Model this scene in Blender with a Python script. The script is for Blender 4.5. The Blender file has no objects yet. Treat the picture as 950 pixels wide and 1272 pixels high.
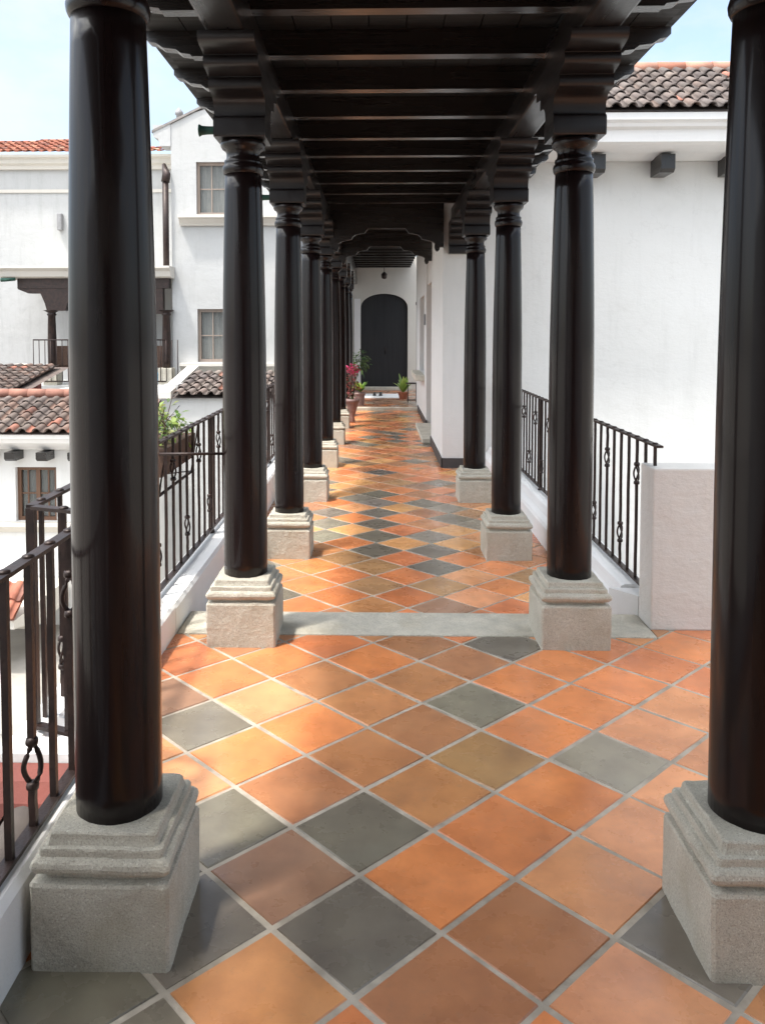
import bpy, bmesh, math, random
from mathutils import Vector, Matrix, noise as mnoise
R = random.Random(7)
C = bpy.context.scene.collection
SC = bpy.context.scene
PI = math.pi

# ------------------------------------------------------------------ materials
def nt(name):
    m = bpy.data.materials.new(name); m.use_nodes = True
    t = m.node_tree; b = t.nodes['Principled BSDF']
    return m, t, b

def N(t, typ, **kw):
    n = t.nodes.new(typ)
    for k, v in kw.items():
        if k in n.inputs: n.inputs[k].default_value = v
        else: setattr(n, k, v)
    return n

def coords(t, scale=(1, 1, 1)):
    g = t.nodes.new('ShaderNodeNewGeometry')
    mp = N(t, 'ShaderNodeMapping'); mp.inputs['Scale'].default_value = scale
    t.links.new(g.outputs['Position'], mp.inputs['Vector'])
    return mp.outputs['Vector']

def rgba(c): return (c[0], c[1], c[2], 1)

def mixc(t, fac, a, b, blend='MIX'):
    m = N(t, 'ShaderNodeMix', data_type='RGBA', blend_type=blend)
    for i, v in ((0, fac), (6, a), (7, b)):
        if hasattr(v, 'is_output') or hasattr(v, 'links'): t.links.new(v, m.inputs[i])
        else: m.inputs[i].default_value = v if i == 0 else rgba(v)
    return m.outputs[2]

def ramp(t, src, lo, hi, a=0.0, b=1.0):
    r = N(t, 'ShaderNodeMapRange')
    r.inputs['From Min'].default_value = lo; r.inputs['From Max'].default_value = hi
    r.inputs['To Min'].default_value = a; r.inputs['To Max'].default_value = b
    t.links.new(src, r.inputs['Value']); return r.outputs['Result']

def noise(t, vec, scale, detail=4, rough=.55):
    n = N(t, 'ShaderNodeTexNoise'); n.inputs['Scale'].default_value = scale
    n.inputs['Detail'].default_value = detail; n.inputs['Roughness'].default_value = rough
    t.links.new(vec, n.inputs['Vector']); return n.outputs['Fac']

def bump(t, b, h, strength=.3, dist=.01, prev=None):
    n = N(t, 'ShaderNodeBump'); n.inputs['Strength'].default_value = strength
    n.inputs['Distance'].default_value = dist
    t.links.new(h, n.inputs['Height'])
    if prev: t.links.new(prev, n.inputs['Normal'])
    t.links.new(n.outputs['Normal'], b.inputs['Normal']); return n.outputs['Normal']

def m_plain(name, c, c2=None, rough=.6, ns=8, bs=60, bstr=.2, bd=.004, metal=0, stretch=(1, 1, 1), coat=0, spec=.5):
    m, t, b = nt(name)
    v = coords(t, stretch)
    c2 = c2 or tuple(x * .7 for x in c)
    f = ramp(t, noise(t, v, ns, 5), .32, .68)
    t.links.new(mixc(t, f, c, c2), b.inputs['Base Color'])
    b.inputs['Roughness'].default_value = rough; b.inputs['Metallic'].default_value = metal
    b.inputs['Coat Weight'].default_value = coat; b.inputs['Coat Roughness'].default_value = .12
    b.inputs['Specular IOR Level'].default_value = spec
    if bstr: bump(t, b, noise(t, v, bs, 3), bstr, bd)
    return m

def m_wood(name, c, c2, rough=.32, axis=2, coat=.25, spec=.5, crough=.18):
    m, t, b = nt(name)
    s = [14, 14, 14]; s[axis] = .8
    v = coords(t, tuple(s))
    f = ramp(t, noise(t, v, 2.2, 6, .65), .35, .7)
    v2 = coords(t, (1, 1, 1))
    g = ramp(t, noise(t, v2, 1.6, 3), .3, .7)
    col = mixc(t, f, c, c2)
    col = mixc(t, g, col, tuple(x * .8 for x in c))
    t.links.new(col, b.inputs['Base Color'])
    t.links.new(ramp(t, noise(t, v, 1.2, 5), .3, .7, rough * .8, rough * 1.3), b.inputs['Roughness'])
    b.inputs['Coat Weight'].default_value = coat; b.inputs['Coat Roughness'].default_value = crough; b.inputs['Specular IOR Level'].default_value = spec
    n1 = bump(t, b, noise(t, v, 3.0, 6, .7), .22, .003)
    bump(t, b, noise(t, coords(t, (5, 5, 1.2)), 1.5, 3), .10, .02, n1)
    return m

def m_stone(name, c, c2, dark):
    m, t, b = nt(name)
    v = coords(t)
    f = ramp(t, noise(t, v, 9, 6, .6), .3, .7)
    col = mixc(t, f, c, c2)
    s = ramp(t, noise(t, v, 210, 3, .7), .50, .66, 0, .7)
    col = mixc(t, s, col, dark)
    s2 = ramp(t, noise(t, v, 150, 2, .6), .60, .74, 0, .6)
    col = mixc(t, s2, col, tuple(min(.8, x * 1.6) for x in c))
    st = ramp(t, noise(t, v, 3.1, 4, .6), .55, .75, 0, .5)
    col = mixc(t, st, col, (c[0] * .62, c[1] * .56, c[2] * .44))
    t.links.new(col, b.inputs['Base Color'])
    b.inputs['Roughness'].default_value = .85
    n1 = bump(t, b, noise(t, v, 22, 7, .75), .8, .016)
    n1 = bump(t, b, noise(t, coords(t, (14, 14, 60)), 1.3, 4, .6), .35, .006, n1)
    bump(t, b, noise(t, v, 170, 3, .7), .6, .003, n1)
    return m

def m_stucco(name, c=(.80, .79, .77), stain=.10, bs=.35, horiz=True, streak=0.0):
    m, t, b = nt(name)
    v = coords(t)
    f = ramp(t, noise(t, v, .9, 5, .6), .35, .75, 0, stain * 2.4)
    col = mixc(t, f, c, (c[0] * .80, c[1] * .79, c[2] * .76))
    f2 = ramp(t, noise(t, v, 3.4, 7, .7), .54, .72, 0, stain * 2)
    col = mixc(t, f2, col, (c[0] * .76, c[1] * .75, c[2] * .72))
    vs = coords(t, (3.5, 3.5, .35))
    g = ramp(t, noise(t, vs, 1.6, 6, .68), .52, .8, 0, stain * 2.2 + streak)
    col = mixc(t, g, col, (c[0] * .58, c[1] * .58, c[2] * .56))
    w = N(t, 'ShaderNodeTexVoronoi', feature='DISTANCE_TO_EDGE'); w.inputs['Scale'].default_value = .55
    wv = N(t, 'ShaderNodeVectorMath', operation='ADD'); nn = N(t, 'ShaderNodeTexNoise'); nn.inputs['Scale'].default_value = 2.6; nn.inputs['Detail'].default_value = 6
    t.links.new(v, nn.inputs['Vector']); t.links.new(v, wv.inputs[0]); t.links.new(nn.outputs['Color'], wv.inputs[1]); t.links.new(wv.outputs[0], w.inputs['Vector'])
    ck = ramp(t, w.outputs['Distance'], .0, .005, .14, 0)       # hairline cracks
    col = mixc(t, ck, col, (c[0] * .6, c[1] * .59, c[2] * .57))
    t.links.new(col, b.inputs['Base Color'])
    b.inputs['Roughness'].default_value = .9
    vv = coords(t, (1, 1, 1.7) if horiz else (1, 1, 1))
    n1 = bump(t, b, noise(t, vv, 5, 6, .68), bs, .022)
    n1 = bump(t, b, noise(t, v, 1.1, 3, .5), bs * .5, .06, n1)
    bump(t, b, noise(t, v, 75, 4, .65), .25, .004, n1)
    return m

def m_attr(name, rough=.35, coat=.0, ns=7, bstr=.15, rlo=.8, rhi=1.25, mott=.35, bs=30, dirt=None):
    """colour from the per-tile attribute 'Col', mottled by noise"""
    m, t, b = nt(name)
    a = N(t, 'ShaderNodeAttribute', attribute_name='Col')
    v = coords(t)
    f = ramp(t, noise(t, v, ns, 6, .62), .3, .72)
    col = mixc(t, f, a.outputs['Color'], mixc(t, 1.0, a.outputs['Color'], (1 - mott, 1 - mott * 1.05, 1 - mott * .95), 'MULTIPLY'))
    h = ramp(t, noise(t, v, ns * .42, 4, .6), .5, .8, 0, .6)
    col = mixc(t, h, col, mixc(t, 1.0, a.outputs['Color'], (1.18, 1.3, 1.35), 'MULTIPLY'))
    sp = ramp(t, noise(t, v, 170, 2, .5), .70, .76, 0, .4)
    col = mixc(t, sp, col, (.055, .048, .042))
    if rough < .5:      # trodden dirt and wear on the floor tiles
        d = ramp(t, noise(t, v, 1.7, 7, .7), .50, .74, 0, .30)
        col = mixc(t, d, col, (.16, .125, .09))
        d2 = ramp(t, noise(t, v, 23, 6, .72), .58, .70, 0, .22)
        col = mixc(t, d2, col, (.20, .15, .11))
    if dirt:
        d = ramp(t, noise(t, v, 2.3, 6, .65), .48, .72, 0, dirt)
        col = mixc(t, d, col, (.045, .04, .037))
    t.links.new(col, b.inputs['Base Color'])
    rr = ramp(t, noise(t, v, 5, 5, .6), .3, .75, rough * rlo, rough * rhi)
    t.links.new(rr, b.inputs['Roughness'])
    b.inputs['Coat Weight'].default_value = coat; b.inputs['Coat Roughness'].default_value = .1
    n1 = bump(t, b, noise(t, v, bs, 4), bstr, .004)
    if coat or rough < .5: bump(t, b, noise(t, v, 4.5, 3), .12, .012, n1)
    return m

M = {}
M['wood'] = m_wood('dark_varnished_wood', (.0100, .0052, .0050), (.0055, .0035, .0042), .30, 2, .32, .14, .11)
M['carved'] = m_wood('dark_carved_bracket_wood', (.0095, .0065, .0063), (.006, .0045, .0047), .36, 1, .12)
M['woodx'] = m_wood('dark_stained_joist_wood', (.017, .0125, .0105), (.009, .007, .0065), .26, 0, .45)
M['woody'] = m_wood('dark_stained_beam_wood', (.0095, .0065, .006), (.0055, .0045, .0046), .30, 1, .25)
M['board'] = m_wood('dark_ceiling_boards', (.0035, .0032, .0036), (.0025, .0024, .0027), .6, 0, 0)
M['stone'] = m_stone('carved_grey_stone', (.56, .53, .45), (.46, .43, .36), (.27, .25, .21))
M['sill'] = m_stone('worn_threshold_stone', (.64, .60, .51), (.44, .42, .36), (.34, .32, .27))
M['stucco'] = m_stucco('white_stucco', (.66, .66, .65))
M['stucco_old'] = m_stucco('weathered_white_stucco', (.43, .435, .435), .15, .6, False, .08)
M['stucco_rough'] = m_stucco('rough_trowelled_stucco', (.70, .68, .65), .10, .5)
M['paint'] = m_stucco('smooth_white_paint', (.74, .74, .74), .06, .12, False)
M['cream'] = m_stucco('cream_moulding', (.56, .535, .49), .10, .15, False)
M['grout'] = m_plain('grey_grout', (.49, .435, .36), (.27, .235, .19), .9, 9, 80, .5)
M['tile'] = m_attr('glazed_floor_tile', .27, .15, 4.6, .16, .6, 1.7, .36, 34)
M['roof'] = m_attr('weathered_clay_roof_tile', .85, 0, 5, .4, 1, 1, .45, 22, .55)
M['roof_red'] = m_attr('red_clay_roof_tile', .85, 0, 5, .4, 1, 1, .35, 22, .18)
M['iron'] = m_plain('rusty_dark_iron', (.018, .012, .011), (.042, .024, .02), .45, 14, 90, .5, .003, .35)
M['copper'] = m_plain('green_copper', (.035, .10, .075), (.02, .05, .04), .45, 20, 60, .2, .003, .5)
M['base'] = m_plain('dark_grey_skirting', (.045, .043, .045), (.06, .058, .058), .6)
M['door'] = m_wood('black_door_planks', (.0055, .0065, .0095), (.0035, .004, .0065), .5, 2, .0)
M['brown'] = m_wood('brown_window_wood', (.15, .075, .042), (.09, .045, .026), .55, 2, 0)
M['taupe'] = m_wood('taupe_window_wood', (.30, .24, .20), (.22, .17, .14), .6, 2, 0)
M['curtain'] = m_plain('pale_curtain', (.62, .62, .58), (.45, .46, .44), .9, 3, 40, .2, .004, 0, (9, 9, .5))
M['redwall'] = m_plain('red_painted_mortar', (.21, .062, .048), (.15, .05, .042), .85, 9, 50, .4)
M['terra'] = m_plain('terracotta_pot', (.36, .12, .06), (.26, .09, .05), .75, 12)
M['urn'] = m_plain('mauve_glazed_urn', (.20, .12, .115), (.28, .19, .17), .5, 12)
M['grey'] = m_plain('grey_metal', (.25, .25, .26), (.2, .2, .2), .5, 12, 60, .1)
M['mat'] = m_plain('white_cotton_mat', (.74, .74, .74), (.62, .62, .62), .95, 20, 150, .6)
M['shoe'] = m_plain('black_leather', (.02, .02, .022), (.03, .03, .03), .5, 20)
M['paving'] = m_plain('courtyard_paving', (.34, .32, .29), (.24, .225, .20), .9, 1.5, 20, .4)
M['bark'] = m_plain('bark', (.10, .065, .045), (.06, .04, .03), .9, 20)
M['wicker'] = m_plain('brown_wicker', (.10, .055, .035), (.06, .03, .02), .7, 30, 120, .6)
M['blue'] = m_plain('blue_plastic', (.10, .32, .50), (.08, .25, .4), .4)

def m_glass(name, c):
    m, t, b = nt(name)
    b.inputs['Base Color'].default_value = rgba(c); b.inputs['Roughness'].default_value = .04
    b.inputs['Transmission Weight'].default_value = .0
    tr = N(t, 'ShaderNodeBsdfTransparent'); mx = N(t, 'ShaderNodeMixShader'); mx.inputs[0].default_value = .35
    t.links.new(tr.outputs[0], mx.inputs[1]); t.links.new(b.outputs[0], mx.inputs[2])
    t.links.new(mx.outputs[0], t.nodes['Material Output'].inputs['Surface'])
    return m
M['glass'] = m_glass('window_glass', (.10, .11, .11))

def m_leaf(name, c, c2):
    m, t, b = nt(name)
    o = N(t, 'ShaderNodeAttribute', attribute_name='Col')
    col = mixc(t, 1.0, o.outputs['Color'], (1, 1, 1), 'MULTIPLY')
    t.links.new(col, b.inputs['Base Color']); b.inputs['Roughness'].default_value = .5
    tl = N(t, 'ShaderNodeBsdfTranslucent'); t.links.new(col, tl.inputs['Color'])
    mx = N(t, 'ShaderNodeMixShader'); mx.inputs[0].default_value = .35
    t.links.new(b.outputs[0], mx.inputs[1]); t.links.new(tl.outputs[0], mx.inputs[2])
    t.links.new(mx.outputs[0], t.nodes['Material Output'].inputs['Surface'])
    return m
M['leaf'] = m_leaf('plant_leaf', None, None)

# ------------------------------------------------------------------ mesh builder
class MB:
    def __init__(s): s.v = []; s.f = []; s.c = []; s.smooth = []
    def add(s, vs, fs, col=None, smooth=False):
        o = len(s.v); s.v += [Vector(p) for p in vs]
        for f in fs:
            s.f.append([o + i for i in f]); s.c.append(col or (1, 1, 1)); s.smooth.append(smooth)
        return s
    def box(s, x0, x1, y0, y1, z0, z1, col=None, M4=None):
        vs = [Vector((x, y, z)) for z in (z0, z1) for y in (y0, y1) for x in (x0, x1)]
        if M4: vs = [M4 @ p for p in vs]
        return s.add(vs, [(0, 2, 3, 1), (4, 5, 7, 6), (0, 1, 5, 4), (2, 6, 7, 3), (0, 4, 6, 2), (1, 3, 7, 5)], col)
    def bbox(s, x0, x1, y0, y1, z0, z1, b=.008, col=None):
        """box with bevelled edges"""
        bm = bmesh.new(); bmesh.ops.create_cube(bm, size=1)
        for p in bm.verts:
            p.co = Vector(((x0 + x1) / 2 + p.co.x * (x1 - x0), (y0 + y1) / 2 + p.co.y * (y1 - y0), (z0 + z1) / 2 + p.co.z * (z1 - z0)))
        bmesh.ops.bevel(bm, geom=bm.edges[:], offset=b, segments=2, affect='EDGES', profile=.6)
        bm.verts.index_update()
        s.add([p.co.copy() for p in bm.verts], [[q.index for q in f.verts] for f in bm.faces], col); bm.free(); return s
    def prism(s, poly, axis, a, b, col=None):
        """2-D polygon extruded along axis (0:x ->(y,z), 1:y ->(x,z), 2:z ->(x,y)) from a to b"""
        def P(q, w):
            return ((w, q[0], q[1]), (q[0], w, q[1]), (q[0], q[1], w))[axis]
        n = len(poly)
        vs = [P(q, a) for q in poly] + [P(q, b) for q in poly]
        fs = [list(range(n)), list(range(2 * n - 1, n - 1, -1))] + [(i, i + n, (i + 1) % n + n, (i + 1) % n) for i in range(n)]
        return s.add(vs, fs, col)
    def tube(s, pts, r, n=6, col=None, cap=True, sq=False):
        pts = [Vector(p) for p in pts]; rs = r if isinstance(r, (list, tuple)) else [r] * len(pts)
        vs = []; fs = []
        up = Vector((0, 0, 1))
        for i, p in enumerate(pts):
            d = (pts[min(i + 1, len(pts) - 1)] - pts[max(i - 1, 0)]).normalized()
            a = d.cross(up if abs(d.z) < .9 else Vector((1, 0, 0))).normalized(); b = d.cross(a)
            for k in range(n):
                t = 2 * PI * (k + (.5 if sq else 0)) / n
                vs.append(p + (a * math.cos(t) + b * math.sin(t)) * rs[i] * (1.35 if sq else 1))
        for i in range(len(pts) - 1):
            for k in range(n):
                fs.append((i * n + k, i * n + (k + 1) % n, (i + 1) * n + (k + 1) % n, (i + 1) * n + k))
        if cap: fs += [tuple(range(n))[::-1], tuple((len(pts) - 1) * n + k for k in range(n))]
        return s.add(vs, fs, col, not sq)
    def lathe(s, prof, cx=0, cy=0, n=32, col=None, cap=True):
        vs = []; fs = []
        for r, z in prof:
            for k in range(n): vs.append((cx + r * math.cos(2 * PI * k / n), cy + r * math.sin(2 * PI * k / n), z))
        for i in range(len(prof) - 1):
            for k in range(n): fs.append((i * n + k, i * n + (k + 1) % n, (i + 1) * n + (k + 1) % n, (i + 1) * n + k))
        s.add(vs, fs, col, True)
        if cap:
            o = len(s.v) - len(vs)
            s.f += [[o + k for k in range(n)][::-1], [o + (len(prof) - 1) * n + k for k in range(n)]]
            s.c += [col or (1, 1, 1)] * 2; s.smooth += [False, False]
        return s
    def disp(s, amp, sc, seed=0):
        o = Vector((seed * 3.1, seed * 1.7, 0))
        s.v = [p + mnoise.noise_vector((p + o) * sc) * amp for p in s.v]; return s

WL = {}
def build(name, mb, mat, parent=None, wloc=None, sharp=True):
    """link one mesh object; vertices are given in world coordinates unless the parent is a prototype at 0"""
    base = Vector(wloc) if wloc else (WL[parent.name] if parent else Vector((0, 0, 0)))
    me = bpy.data.meshes.new(name)
    me.from_pydata([p - base for p in mb.v], [], mb.f); me.update()
    me.materials.append(mat)
    for p, sm in zip(me.polygons, mb.smooth): p.use_smooth = sm
    if any(c != (1, 1, 1) for c in mb.c):
        ca = me.color_attributes.new('Col', 'FLOAT_COLOR', 'CORNER')
        for p, c in zip(me.polygons, mb.c):
            for li in p.loop_indices: ca.data[li].color = (c[0], c[1], c[2], 1)
    bm = bmesh.new(); bm.from_mesh(me); bmesh.ops.recalc_face_normals(bm, faces=bm.faces); bm.to_mesh(me); bm.free()
    o = bpy.data.objects.new(name, me); C.objects.link(o)
    if parent: o.parent = parent; o.location = base - WL[parent.name]
    else: o.location = base
    WL[o.name] = base
    return o

def tag(o, label, cat, group=None):
    o['label'] = label; o['category'] = cat; o['kind'] = 'thing'
    if group: o['group'] = group
    return o

def thing(name, label, cat, loc, group=None):
    o = bpy.data.objects.new(name, None); C.objects.link(o); o.location = loc; o.empty_display_size = .2
    WL[o.name] = Vector(loc); return tag(o, label, cat, group)

def struct(name, mb, mat):
    o = build(name, mb, mat); o['kind'] = 'structure'; return o

def link_copy(src, parent, name=None):
    o = src.copy(); C.objects.link(o); o.parent = parent; return o

# ------------------------------------------------------------------ layout constants (metres)
CAM = Vector((0, 0, 1.6))
XL, XR = -.695, .994           # column axes
Y1, DY = 2.15, 2.122           # first column axis and spacing
LOW = -.14                     # floor level beyond the sill
ZT = 2.575                     # top of the capitals
ZB0, ZB1 = 2.97, 3.13          # longitudinal beams
ZJ1 = 3.27

# ------------------------------------------------------------------ tiled floors
PAL = dict(o=(.78, .275, .10), r=(.70, .235, .09), l=(.77, .345, .155), t=(.60, .27, .11), b=(.48, .215, .10),
           m=(.38, .21, .125), v=(.46, .25, .115), g=(.275, .24, .185), d=(.205, .178, .136), y=(.80, .34, .115), s=(.34, .29, .23), Y=(.80, .40, .15))
O0 = Vector((.1766, 2.5809)); A0 = Vector((.2239, -.2306)); B0 = Vector((.2306, .2239))
NEAR = {(-1,-1):'d',(0,-1):'o',(0,0):'o',(-1,0):'t',(-1,-2):'m',(0,-2):'d',(1,-2):'b',(1,-1):'b',(1,0):'l',(2,0):'d',(2,-1):'l',
        (0,1):'o',(1,1):'l',(0,2):'s',(1,2):'l',(-1,1):'v',(-1,2):'o',(0,3):'l',(-1,3):'o',(-1,4):'o',(0,4):'l',(-1,5):'r',(-2,1):'b',
        (-2,2):'g',(-2,3):'o',(-2,4):'o',(-2,0):'t',(-2,-1):'b',(-2,-2):'d',(-1,-3):'d',(0,-3):'t',(-3,-1):'o',(-3,-2):'l',(-3,0):'o',
        (-3,1):'t',(-3,2):'t',(-3,3):'b',(-3,4):'d',(-4,0):'l',(-4,1):'t',(-4,2):'o',(-4,3):'b',(-4,-1):'g',(-5,0):'r',(-5,1):'o',
        (-5,2):'r',(-5,-1):'m',(-4,-2):'l',(1,-3):'r',(0,-4):'d',(-6,0):'r',(-6,1):'b',(-1,-4):'d',(1,3):'l',(0,5):'r',(2,1):'o',(-3,-3):'g',
        (-2,-3):'d',(3,-1):'o',(2,-2):'o',(-2,5):'r',(-1,6):'o'}
FARC = [(-9,8,'d'),(-10,9,'d'),(-11,10,'d'),(-12,11,'d'),(-12,9,'g'),(-11,8,'g'),(-8,7,'v'),(-7,6,'v'),(-7,8,'d'),(-8,9,'d'),(-9,10,'g'),
        (-10,12,'d'),(-9,9,'Y'),(-9,11,'Y'),(-8,10,'Y'),(-5,6,'m'),(-6,7,'v'),(-11,9,'Y'),(-6,5,'t'),(-10,10,'r'),(-8,8,'r'),(-7,7,'r'),
        (-6,6,'r'),(-9,7,'v'),(-8,6,'r'),(-10,8,'o'),(-7,5,'r'),(-8,5,'o'),(-9,6,'o'),(-10,7,'t'),(-5,7,'l'),(-6,8,'l'),(-7,9,'o'),(-4,6,'o'),
        (-4,7,'r'),(-5,8,'o'),(-9,12,'g'),(-10,11,'t'),(-11,11,'o'),(-11,12,'b'),(-12,12,'Y'),(-12,13,'d'),(-13,12,'g'),(-13,13,'o')]
FAR = {(i, j): k for i, j, k in FARC}

def clip(poly, x0, x1, y0, y1):
    def cut(ps, ax, lim, sgn):
        out = []
        for i in range(len(ps)):
            a, b = ps[i], ps[(i + 1) % len(ps)]
            da, db = (a[ax] - lim) * sgn, (b[ax] - lim) * sgn
            if da >= 0: out.append(a)
            if da * db < 0:
                k = da / (da - db); out.append((a[0] + (b[0] - a[0]) * k, a[1] + (b[1] - a[1]) * k))
        return out
    for ax, lim, sg in ((0, x0, 1), (0, x1, -1), (1, y0, 1), (1, y1, -1)):
        if poly: poly = cut(poly, ax, lim, sg)
    return poly

def tiles(mb, x0, x1, y0, y1, z, off, table, weights, gap=.0075):
    O = O0 + A0 * off[0] + B0 * off[1]
    ua, ub = A0.normalized(), B0.normalized()
    for i in range(-60, 30):
        for j in range(-30, 60):
            c = O + A0 * (i + .5) + B0 * (j + .5)
            if not (x0 - .3 < c.x < x1 + .3 and y0 - .3 < c.y < y1 + .3): continue
            k = table.get((i, j)) or R.choices(list(weights), list(weights.values()))[0]
            col = PAL[k]; f = R.uniform(.9, 1.1); col = (col[0] * f, col[1] * f * R.uniform(.97, 1.03), col[2] * f * R.uniform(.95, 1.05))
            for lay, g in ((0, gap), (1, gap + .004)):
                p = O + A0 * i + B0 * j
                q = [p + ua * g + ub * g, p + A0 - ua * g + ub * g, p + A0 + B0 - ua * g - ub * g, p + B0 + ua * g - ub * g]
                q = [(t.x + R.uniform(-1, 1) * .0022, t.y + R.uniform(-1, 1) * .0022) for t in q]
                pl = clip(q, x0, x1, y0, y1)
                if len(pl) < 3: break
                if lay == 0: low = pl
                else:
                    tilt = [R.uniform(-.0011, .0011) for _ in range(2)]
                    zz = [z + tilt[0] * (t[0] - c.x) * 6 + tilt[1] * (t[1] - c.y) * 6 for t in pl]
                    n = len(pl)
                    if len(low) == n:
                        mb.add([(t[0], t[1], z - .006) for t in low] + [(t[0], t[1], h) for t, h in zip(pl, zz)],
                               [tuple(range(n, 2 * n))] + [(a, (a + 1) % n, (a + 1) % n + n, a + n) for a in range(n)], col)
                    else:
                        mb.add([(t[0], t[1], h) for t, h in zip(pl, zz)], [tuple(range(n))], col)

W1 = dict(o=6, r=4, l=2, t=4, b=2, m=1, v=1, g=1, d=1, y=1)
W2 = dict(o=6, r=3, l=2, t=3, b=2, m=1, v=3, g=3, d=3, Y=4)
f1 = MB(); tiles(f1, -1.12, 3.4, -1.6, 4.268, 0, (0, 0), NEAR, W1)
tiles(f1, 1.464, 3.4, 4.268, 4.391, 0, (0, 0), NEAR, W1)
fl = struct('floor', f1, M['tile'])
gsub = MB(); gsub.box(-1.12, 3.4, -1.6, 4.268, -.3, -.0035); gsub.box(1.463, 3.4, 4.269, 4.5, -.3, -.0036)
struct('floor_bed', gsub, M['grout'])
f2 = MB(); tiles(f2, -1.09, 1.42, 4.625, 10.5, LOW, (-.67, -.45), FAR, W2)
tiles(f2, -1.09, .95, 10.5, 18.15, LOW, (-.67, -.45), FAR, W2)
struct('walkway', f2, M['tile'])
gs2 = MB(); gs2.box(-1.09, 1.45, 4.625, 10.5, -.4, LOW - .0035); gs2.box(-1.09, 1.3, 10.502, 18.15, -.4, LOW - .0035)
struct('walkway_bed', gs2, M['grout'])
f3 = MB(); tiles(f3, -1.09, 1.6, 18.3, 24, -.085, (0, 0), {}, dict(m=5, b=4, r=2, s=3))
struct('landing', f3, M['tile'])
gs3 = MB(); gs3.box(-1.09, 1.6, 18.3, 24, -.4, -.0885); struct('landing_bed', gs3, M['grout'])

# stone sill between the second pair of columns, and the step before the far landing
s = MB(); s.bbox(-1.068, 1.46, 4.27, 4.622, -.4, .006, .012)
bm_s = s.disp(.003, 7)
tag(build('stone_sill', s, M['sill']), 'long worn grey stone sill crossing the tiled floor between the second pair of columns', 'sill')
s = MB(); s.bbox(-1.05, .86, 18.152, 18.298, -.4, -.075, .012)
tag(build('stone_step', s, M['sill']), 'low pale stone step crossing the far end of the corridor before the black door', 'step')

g = MB(); g.add([(-400, -400, -3.3), (400, -400, -3.3), (400, 400, -3.3), (-400, 400, -3.3)], [(0, 1, 2, 3)])
struct('ground', g, M['paving'])

# ------------------------------------------------------------------ columns
def sq_ring(mb, prof, hx, hy, seed):
    """square moulded plinth: prof = (inset, z); worn rounded corners"""
    nside = 14; rings = []
    for ins, z in prof:
        ax, ay = hx - ins, hy - ins; rc = .008; ring = []
        cs = [(ax, -ay), (ax, ay), (-ax, ay), (-ax, -ay)]
        for k in range(4):
            a, b = Vector(cs[k]), Vector(cs[(k + 1) % 4]); d = (b - a).normalized()
            for q in range(nside):
                t = q / (nside - 1); p = a + d * rc + (b - a - d * 2 * rc) * t
                ring.append((p.x, p.y, z))
        rings.append(ring)
    n = len(rings[0]); vs = [p for r in rings for p in r]
    fs = [(i * n + k, i * n + (k + 1) % n, (i + 1) * n + (k + 1) % n, (i + 1) * n + k) for i in range(len(rings) - 1) for k in range(n)]
    fs.append(tuple((len(rings) - 1) * n + k for k in range(n)))
    o = len(mb.v); mb.add(vs, fs)
    off = Vector((seed * 5.3, seed * 2.2, seed))
    for i in range(o, len(mb.v)):
        p = mb.v[i]; w = mnoise.noise_vector((p + off) * 9) * .0035 + mnoise.noise_vector((p + off) * 30) * .0022
        if p.z < .01: w.z = 0
        mb.v[i] = p + w

BLOCK = [(0, -.01), (0, .05), (0, .11), (0, .17), (0, .214), (.004, .222), (.022, .226)]
MOULD = [(.026, .222), (.026, .239), (.008, .243), (.001, .252), (-.002, .262), (.001, .273), (.008, .281), (.016, .285), (.0165, .300),
         (.018, .305), (.030, .307), (.034, .318), (.036, .332), (.040, .336), (.17, .337)]
ZPRO = [(.0, ZT), (.112, ZT), (.118, 2.583), (.12, 2.62), (.118, 2.662), (.112, 2.672), (.096, 2.676), (.096, 2.70), (.104, 2.735), (.125, 2.758),
        (.165, 2.772), (.228, 2.776), (.238, 2.79), (.24, 2.815), (.228, 2.832), (.236, 2.836), (.30, 2.846), (.34, 2.851), (.352, 2.868), (.35, 2.89), (.338, 2.902),
        (.36, 2.908), (.42, 2.914), (.462, 2.924), (.474, 2.945), (.474, ZB0 - .002), (0, ZB0 - .002)]
def chaikin(ps, n=2):
    for _ in range(n):
        q = [ps[0]]
        for a, b in zip(ps, ps[1:]):
            q += [(a[0] * .75 + b[0] * .25, a[1] * .75 + b[1] * .25), (a[0] * .25 + b[0] * .75, a[1] * .25 + b[1] * .75)]
        ps = q + [ps[-1]]
    return ps
ZPRO = ZPRO[:1] + chaikin(ZPRO[1:-1]) + ZPRO[-1:]
MESHC = {}
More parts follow.
